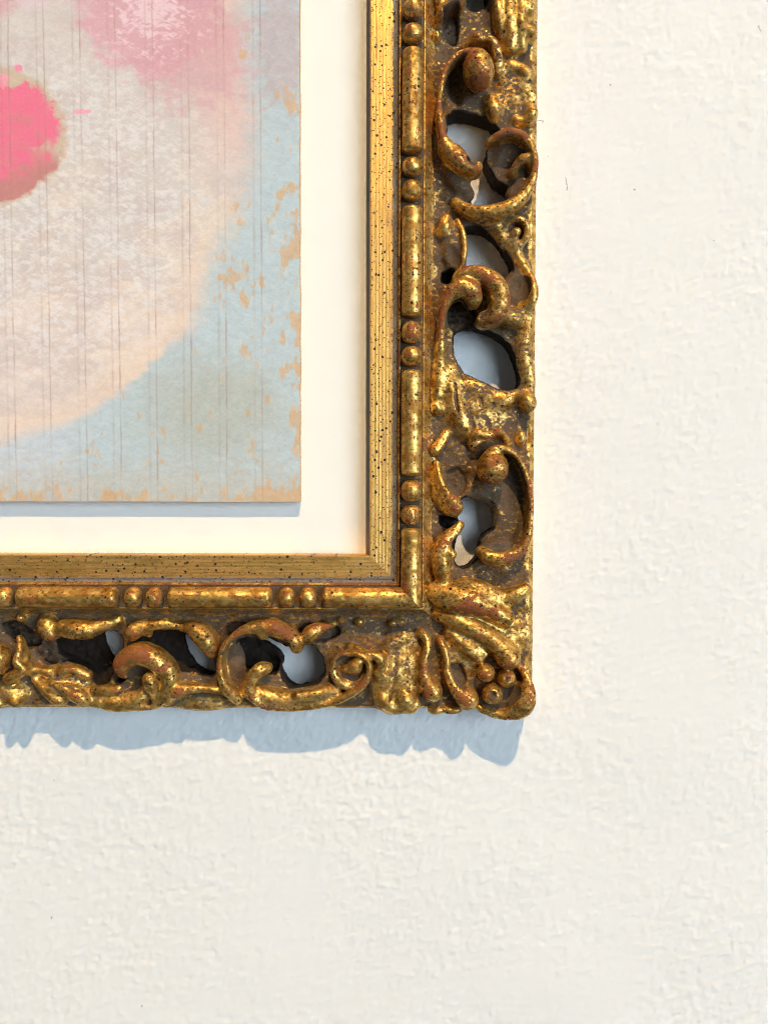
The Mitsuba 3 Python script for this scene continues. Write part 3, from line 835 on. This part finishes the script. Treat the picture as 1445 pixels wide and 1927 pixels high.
tube([(822, 872, 72, 5), (826, 895, 78, 5, 4), (834, 917, 80, 6, 6), (846, 936, 82, 9, 6), (856, 952, 82, 13, 3), (852, 962, 78, 12)], p, 3, 14)
tube([(820, 890, 64, 8), (826, 925, 68, 12), (842, 948, 70, 14)], p, 6, 22)
hole([(842, 890), (862, 880), (876, 900), (872, 924), (856, 930), (844, 914)], floor=54, k=9, rag=1.5, dust_shade=84)
hole([(828, 972), (850, 974), (864, 984), (858, 990), (840, 992), (828, 986)], floor=36, k=5, rag=1)
p = part('leaf')
tube([(865, 988, 76, 7), (856, 1000, 80, 9), (843, 1012, 82, 11), (834, 1030, 82, 13), (831, 1054, 80, 16), (832, 1078, 76, 14), (836, 1096, 66, 9)], p, 4, 12)
ball(848, 1043, 86, 11, 11, 13, 0, p, 3, 14)
hole([(850, 1020), (862, 1008), (864, 1024), (856, 1034)], floor=30, k=4, rag=1)
hole([(812, 1098), (832, 1106), (840, 1120), (822, 1112)], floor=40, k=6, rag=1)

# -- the corner
p = part('leaf')
tube([(812, 1112, 66, 14), (840, 1122, 74, 22), (866, 1128, 80, 25), (892, 1134, 84, 22), (918, 1146, 86, 16), (940, 1157, 88, 15), (951, 1162, 86, 15)], p, 5, 12)
tube([(870, 1106, 70, 14), (905, 1112, 72, 16), (930, 1124, 76, 14)], p, 6, 30)
p = part('leaf')
tube([(930, 1128, 70, 12), (955, 1126, 76, 14), (975, 1118, 80, 12), (990, 1108, 80, 8)], p, 5, 14)
p = part('leaf')
tube([(826, 1158, 68, 10), (852, 1164, 76, 14), (880, 1178, 82, 15), (906, 1192, 84, 14), (928, 1206, 86, 14), (945, 1224, 88, 17), (957, 1238, 88, 20)], p, 4, 12)
p = part('leaf')
tube([(846, 1190, 70, 9), (866, 1206, 76, 10), (886, 1224, 78, 10), (902, 1240, 74, 8)], p, 5, 24)
tube([(872, 1198, 72, 7), (892, 1212, 76, 8), (912, 1230, 74, 7)], p, 4, 24)
ball(880, 1160, 56, 74, 34, 18, -35, p, 9, 30)
ball(930, 1190, 56, 56, 30, 18, -40, p, 9, 34)
ball(866, 1236, 54, 46, 30, 16, -45, p, 9, 40)
for (bx, by, r, pit) in ((914, 1266, 17, 0), (953, 1277, 17, 4), (927, 1306, 19, 7)):
    p = part('berry')
    ball(bx, by, 78, r, r, 22, 0, p, 2.5, 24)
    if pit:
        ball(bx + 1, by + 2, 108, pit, pit, 11, 0, 0, 2, 90 if pit > 6 else 50, True)
p = part('leaf')
tube([(826, 1204, 74, 5), (836, 1222, 80, 5, 2), (841, 1244, 82, 5, 4), (842, 1264, 82, 6, 4), (850, 1284, 84, 8, 4), (864, 1302, 86, 13, 2), (880, 1316, 86, 18)], p, 4, 12)
hole([(848, 1252), (866, 1250), (874, 1270), (872, 1288), (858, 1280)], floor=56, k=8, rag=1, dust_shade=84)
p = part('leaf')
tube([(792, 1190, 70, 6), (802, 1202, 78, 7), (804, 1220, 84, 6, 4), (798, 1244, 86, 6, 4), (797, 1266, 86, 7, 4), (803, 1284, 88, 12), (813, 1302, 86, 17)], p, 4, 12)
p = part('leaf')                                          # broad fan left of the corner
ball(750, 1262, 56, 46, 82, 17, -12, p, 8, 40)
tube([(724, 1318, 72, 14), (735, 1330, 74, 10), (748, 1332, 74, 9)], p, 5, 20)
tube([(765, 1316, 76, 16), (770, 1330, 76, 12), (780, 1326, 74, 10)], p, 5, 18)
tube([(762, 1200, 66, 6), (738, 1212, 72, 6), (726, 1226, 66, 6)], p, 6, 50)
ball(744, 1280, 60, 42, 60, 20, -10, p, 10, 30)
for vx in ((746, 1222, 732, 1322), (764, 1226, 768, 1318)):
    tube([(vx[0], vx[1], 76, 2.2), ((vx[0] + vx[2]) / 2 + 3, (vx[1] + vx[3]) / 2, 82.5, 3.0), (vx[2], vx[3], 83, 2.4)], 0, 3, 45, cut=True)
p = part('leaf')
ball(818, 1336, 64, 14, 9, 12, 0, p, 5, 40)
ball(850, 1336, 64, 20, 8, 12, 0, p, 5, 44)
p = part('leaf')                                          # spoon leaf at the very corner
ball(952, 1312, 56, 46, 40, 20, 20, p, 5, 80)
tube([(976, 1254, 72, 5), (988, 1270, 82, 6, 3), (994, 1290, 88, 8, 3), (994, 1310, 90, 12, 2), (988, 1328, 88, 15), (974, 1339, 84, 13), (954, 1345, 78, 9), (932, 1344, 74, 7), (912, 1338, 70, 6), (900, 1331, 66, 5)], p, 3, 16)
tube([(984, 1300, 86, 11), (974, 1324, 86, 13)], p, 5, 20)
ball(950, 1302, 92, 30, 26, 22, 25, 0, 5, 88, True)
for (bx, by, r, pit) in ((953, 1277, 17, 4), (927, 1306, 19, 7)):
    pl = len(PARTS) - 5 if False else [i for i, q in enumerate(PARTS) if q == 'berry'][-2 if by < 1290 else -1]
    ball(bx, by, 80, r, r, 26, 0, pl, 1.5, 24)
    ball(bx + 1, by + 2, 108, pit, pit, 11, 0, 0, 2, 90 if pit > 6 else 50, True)
p = part('leaf')
ball(978, 1196, 58, 20, 34, 12, 10, p, 6, 40)

# -- bottom rail, from the corner to the left
for (bx, by, r) in ((642, 1167, 6), (676, 1170, 7), (754, 1170, 8), (738, 1172, 6)):
    p = part('knob')
    ball(bx, by, 68, r * 1.3, r, 10, 10, p, 4, 40)
p = part('leaf')                                          # frilled leaf behind the rosette
tube([(660, 1216, 66, 5), (676, 1222, 76, 5, 3), (690, 1232, 82, 6, 4), (704, 1234, 86, 7, 3), (716, 1240, 86, 9), (718, 1256, 82, 7), (712, 1268, 78, 7), (722, 1272, 78, 7), (716, 1284, 70, 6)], p, 3, 14)
p = part('scroll')                                        # lower band running into the rosette
tube([(472, 1298, 64, 16), (500, 1312, 68, 18), (545, 1318, 70, 16), (590, 1312, 72, 15), (628, 1300, 72, 12)], p, 5, 34)
tube([(560, 1310, 84, 6), (590, 1306, 84, 6), (618, 1298, 82, 5)], p, 5, 22)
tube([(502, 1258, 76, 9), (488, 1262, 84, 11), (477, 1272, 86, 10), (470, 1290, 84, 8, 2), (476, 1311, 82, 7, 2), (494, 1326, 80, 6, 2), (525, 1332, 78, 5, 2), (560, 1332, 78, 5, 2), (598, 1328, 80, 5, 2), (637, 1317, 82, 6, 2), (666, 1302, 86, 6, 3), (686, 1284, 88, 6, 4), (695, 1262, 90, 5, 5), (690, 1241, 90, 5, 5), (672, 1230, 88, 4, 5), (650, 1232, 84, 5, 4), (633, 1243, 82, 5, 4), (627, 1260, 80, 6, 4), (634, 1278, 80, 7, 3), (652, 1290, 78, 8), (670, 1286, 76, 7)], p, 3, 24)
ball(660, 1260, 60, 34, 32, 18, 0, p, 5, 66)
p = part('bud')
ball(668, 1254, 82, 15, 17, 18, -30, p, 3, 16)
ball(650, 1259, 80, 8, 7, 13, 0, p, 3, 22)
ball(676, 1244, 88, 9, 8, 9, 0, p, 3, 12)
tube([(672, 1278, 90, 4), (688, 1264, 92, 4), (692, 1250, 90, 3)], 0, 2, 92, cut=True)
tube([(636, 1246, 90, 5), (646, 1240, 90, 6), (656, 1240, 90, 4)], 0, 2, 92, cut=True)
p = part('scroll')                                        # upper C
tube([(558, 1218, 88, 10), (553, 1206, 90, 12), (541, 1194, 90, 13), (522, 1184, 90, 14, 2), (494, 1180, 88, 12, 4), (467, 1183, 86, 8, 8), (446, 1192, 86, 5, 10), (428, 1208, 84, 4, 12), (418, 1230, 82, 4, 12), (416, 1254, 80, 5, 12), (421, 1280, 78, 7, 10), (432, 1300, 76, 9, 6), (446, 1316, 70, 9)], p, 3, 22)
ball(494, 1196, 84, 11, 8, 12, -20, p, 3, 20)
ball(537, 1212, 100, 6, 9, 12, 35, 0, 3, 60, True)
ball(444, 1240, 52, 18, 36, 14, 8, p, 6, 90)
p = part('leaf')
tube([(630, 1174, 66, 4), (612, 1180, 76, 6), (596, 1186, 84, 10), (584, 1194, 86, 13), (578, 1202, 82, 11)], p, 3, 16)
p = part('leaf')                                          # drooping tongue right of the third opening
tube([(350, 1180, 70, 8), (364, 1184, 78, 12), (380, 1196, 82, 17), (392, 1212, 80, 15), (398, 1228, 72, 9)], p, 4, 18)
p = part('leaf')                                          # long rib to the right of the snail
tube([(315, 1322, 70, 6), (322, 1310, 76, 9), (334, 1301, 82, 12), (352, 1297, 80, 8), (380, 1296, 80, 6), (402, 1298, 80, 6), (420, 1302, 76, 6)], p, 4, 16)
ball(380, 1322, 54, 56, 16, 14, 0, p, 6, 44)
p = part('scroll')                                        # the snail
tube([(233, 1264, 86, 11), (229, 1251, 92, 14), (240, 1238, 96, 16), (259, 1232, 98, 17), (280, 1237, 95, 17), (299, 1248, 90, 17), (315, 1264, 84, 16), (319, 1284, 78, 14), (310, 1306, 72, 11), (294, 1326, 68, 6)], p, 2.5, 14)
ball(266, 1270, 84, 26, 13, 22, -10, 0, 3, 84, True)
tube([(318, 1262, 84, 8), (325, 1276, 84, 7), (318, 1300, 78, 5), (303, 1322, 74, 4), (288, 1331, 72, 4), (262, 1333, 70, 4)], p, 3, 30)
p = part('bud')
tube([(281, 1279, 92, 12), (285, 1291, 88, 12), (290, 1306, 78, 8), (291, 1322, 70, 4)], p, 2, 12)
p = part('leaf')
tube([(281, 1194, 70, 5), (266, 1184, 78, 8), (254, 1187, 84, 13), (249, 1194, 82, 11)], p, 4, 12)
tube([(262, 1182, 76, 9), (292, 1176, 76, 9), (320, 1176, 74, 8), (344, 1180, 68, 6)], p, 5, 22)
p = part('leaf')
tube([(120, 1182, 84, 14), (136, 1184, 86, 16), (160, 1186, 86, 16), (180, 1182, 80, 12), (200, 1175, 74, 10), (222, 1167, 68, 8)], p, 4, 16)
p = part('leaf')
tube([(88, 1166, 68, 12), (90, 1180, 76, 17), (96, 1192, 80, 13)], p, 4, 14)
p = part('knob')
ball(41, 1163, 70, 9, 8, 11, 0, p, 4, 20)
p = part('leaf')                                          # rim along the bottom edge
tube([(172, 1302, 70, 8), (196, 1300, 76, 8), (222, 1298, 78, 7), (236, 1290, 72, 6)], p, 5, 24)
tube([(182, 1318, 66, 12), (215, 1322, 68, 14), (248, 1320, 68, 14), (268, 1310, 68, 12), (276, 1296, 64, 9)], p, 5, 16)
tube([(180, 1322, 74, 4), (205, 1332, 74, 4), (240, 1334, 74, 4), (265, 1330, 74, 4)], p, 3, 20)
ball(250, 1290, 82, 20, 15, 14, 10, 0, 5, 90, True)
p = part('leaf')
ball(130, 1280, 58, 44, 26, 22, -20, p, 7, 34)
tube([(66, 1278, 66, 6), (82, 1296, 74, 8), (98, 1308, 78, 10), (110, 1317, 76, 11)], p, 4, 16)
tube([(100, 1290, 78, 8), (128, 1300, 82, 11), (148, 1310, 82, 13), (158, 1316, 78, 12)], p, 4, 14)
tube([(116, 1266, 78, 7), (140, 1262, 80, 8), (164, 1272, 76, 7)], p, 5, 22)
for vx in ((96, 1262, 150, 1290), (92, 1276, 146, 1300), (90, 1290, 118, 1312)):
    tube([(vx[0], vx[1], 84, 2.0), ((vx[0] + vx[2]) / 2, (vx[1] + vx[3]) / 2 - 2, 90, 3.0), (vx[2], vx[3], 90, 2.2)], 0, 3, 50, cut=True)
p = part('leaf')
tube([(36, 1200, 72, 4), (39, 1216, 82, 5, 3), (36, 1232, 86, 5, 4), (33, 1246, 86, 6, 4), (44, 1260, 84, 8), (30, 1270, 84, 9), (16, 1277, 82, 9)], p, 3, 14)
tube([(44, 1230, 70, 8), (50, 1250, 72, 9), (62, 1262, 66, 8)], p, 4, 14)
p = part('scroll')
ball(-8, 1240, 84, 28, 32, 28, 0, p, 3, 12)
tube([(70, 1262, 66, 7), (84, 1264, 68, 7), (100, 1268, 68, 7)], p, 4, 14)
p = part('leaf')
ball(22, 1304, 58, 34, 26, 22, 0, p, 6, 30)
ball(30, 1320, 72, 12, 11, 14, 0, p, 4, 18)
ball(0, 1324, 70, 10, 10, 12, 0, p, 4, 18)
OFF[:] = [-420, 0]
p = part('scroll')
tube([(232, 1262, 82, 12), (228, 1250, 87, 14), (240, 1237, 90, 15), (258, 1231, 92, 15), (278, 1235, 90, 15), (296, 1247, 86, 15), (312, 1262, 80, 16), (314, 1284, 76, 16), (304, 1306, 72, 13), (288, 1324, 68, 8)], p, 4, 14)
p = part('leaf')
tube([(118, 1180, 82, 12), (136, 1182, 84, 13), (160, 1184, 84, 13), (180, 1182, 80, 12), (200, 1175, 74, 10), (222, 1167, 68, 8)], p, 4, 16)
OFF[:] = [0, 0]


# -- mesh the solid (surface nets), weather it, split it into its motifs
def nets():
    inside = F < 0
    cnt = np.zeros((NX - 1, NY - 1, NH - 1), np.uint8)
    for a in (0, 1):
        for b in (0, 1):
            for c in (0, 1):
                cnt += inside[a:NX - 1 + a, b:NY - 1 + b, c:NH - 1 + c]
    act = np.argwhere((cnt > 0) & (cnt < 8))
    del cnt
    idx = np.full((NX, NY, NH), -1, np.int32)
    idx[act[:, 0], act[:, 1], act[:, 2]] = np.arange(len(act))
    corner = {}
    for a in (0, 1):
        for b in (0, 1):
            for c in (0, 1):
                corner[a, b, c] = F[act[:, 0] + a, act[:, 1] + b, act[:, 2] + c]
    tot, num = np.zeros((len(act), 3)), np.zeros(len(act))
    for c0, v0 in corner.items():
        for ax in range(3):
            if c0[ax] == 0:
                c1 = list(c0)
                c1[ax] = 1
                v1 = corner[tuple(c1)]
                x = (v0 < 0) != (v1 < 0)
                t = v0[x] / (v0[x] - v1[x])
                q = np.repeat(np.array(c0, float)[None], x.sum(), 0)
                q[:, ax] += t
                tot[x] += q
                num[x] += 1
    v = act + tot / num[:, None]
    faces = []
    for ax in range(3):
        o1, o2 = (ax + 1) % 3, (ax + 2) % 3
        s0, s1 = [slice(1, -1)] * 3, [slice(1, -1)] * 3
        s0[ax], s1[ax] = slice(0, -2), slice(1, -1)
        a, b = inside[tuple(s0)], inside[tuple(s1)]
        for flip, sel in ((False, a & ~b), (True, ~a & b)):
            e = np.argwhere(sel)
            for k in range(3):
                e[:, k] += s0[k].start
            def at(d1, d2):
                g = e.copy()
                g[:, o1] -= d1
                g[:, o2] -= d2
                return idx[g[:, 0], g[:, 1], g[:, 2]]
            quad = np.stack([at(1, 1), at(0, 1), at(0, 0), at(1, 0)], -1)
            faces.append(quad[:, ::-1] if flip else quad)
    f = np.vstack(faces)
    f = f[(f >= 0).all(1)]
    return act, v, np.vstack([f[:, [0, 1, 2]], f[:, [0, 2, 3]]])


act, v, f = nets()
near = np.clip(np.rint(v).astype(int), 0, [NX - 1, NY - 1, NH - 1])
lab = LAB[near[:, 0], near[:, 1], near[:, 2]]
dst = DST[near[:, 0], near[:, 1], near[:, 2]].astype(np.float32) / 100
pu = v * VOX + [GX0, GY0, GH0]
del F, LAB, DST

from scipy.sparse import coo_matrix
nv = len(pu)
e = np.vstack([f[:, [0, 1]], f[:, [1, 2]], f[:, [2, 0]]])
Adj = coo_matrix((np.ones(2 * len(e), np.float32), (np.r_[e[:, 0], e[:, 1]], np.r_[e[:, 1], e[:, 0]])), shape=(nv, nv)).tocsr()
Adj.data[:] = 1
deg = np.asarray(Adj.sum(1)).ravel()


def smoothed(a, n):
    for _ in range(n):
        a = 0.5 * a + 0.5 * (Adj @ a) / (deg[:, None] if a.ndim == 2 else deg)
    return a


def vnormals(p):
    nrm = np.zeros_like(p)
    fn = np.cross(p[f[:, 1]] - p[f[:, 0]], p[f[:, 2]] - p[f[:, 0]])
    for k in range(3):
        for c in range(3):
            nrm[:, c] += np.bincount(f[:, k], fn[:, c], nv)
    return nrm / (np.linalg.norm(nrm, axis=1, keepdims=True) + 1e-12)


pu = smoothed(pu, 1)
nrm = vnormals(pu)
wide = smoothed(pu, 14)
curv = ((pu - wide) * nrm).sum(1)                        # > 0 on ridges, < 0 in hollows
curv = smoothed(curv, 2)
q = pu / 11.0
n1 = meshkit.fbm(q, 3, 21) - 0.5
n2 = meshkit.fbm(pu / 4.2, 2, 33) - 0.5
front = np.clip((pu[:, 2] - 30) / 20, 0, 1)
pu = pu + nrm * ((1.7 * n1 + 0.75 * n2) * front)[:, None]
nrm = vnormals(pu)
for ax in range(3):
    nrm[:, ax] += (0.15 * (meshkit.noise(pu / 3.1 + 17 * ax, 50 + ax) - 0.5) + 0.40 * (meshkit.fbm(pu / 8 + 9 * ax, 2, 70 + ax) - 0.5)) * front
nrm /= np.linalg.norm(nrm, axis=1, keepdims=True)
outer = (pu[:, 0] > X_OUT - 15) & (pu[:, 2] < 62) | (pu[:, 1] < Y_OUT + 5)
dust_shade = smoothed(np.where(outer, np.minimum(dst, 0.14), dst + 0.07), 3) + np.clip(-curv * 0.17, -0.25, 0.30)
bole = 0.23 + np.clip(curv * 0.22, -0.1, 0.34) + 0.009 * (pu[:, 2] - 88) + 0.25 * n1 - 0.5 * (dust_shade > 0.7)
bole = np.minimum(bole, 0.52)
wv = np.stack([pu[:, 0] * S, -pu[:, 2] * S, pu[:, 1] * S], 1)
wn = np.stack([nrm[:, 0], -nrm[:, 2], nrm[:, 1]], 1)
tri = wv[f]
uvs = np.stack([dust_shade, bole], 1)
# the axes (x, y, h) -> (x, -h, y) keep the handedness
fl = np.sort(lab[f], axis=1)[:, 1]
NUM2 = {}
for i, name in enumerate(PARTS):
    sel = fl == i
    if sel.sum() < 30:
        continue
    ff = f[sel]
    used, inv = np.unique(ff, return_inverse=True)
    NUM2[name] = NUM2.get(name, -1) + 1
    nm = 'carved_border' if i == 0 else 'carved_border__' + (name if NUM2[name] == 0 else f'{name}_{NUM2[name]:03d}')
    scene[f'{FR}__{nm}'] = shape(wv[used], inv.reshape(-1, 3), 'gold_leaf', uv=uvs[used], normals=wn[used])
print('vertices', nv, 'triangles', len(f))
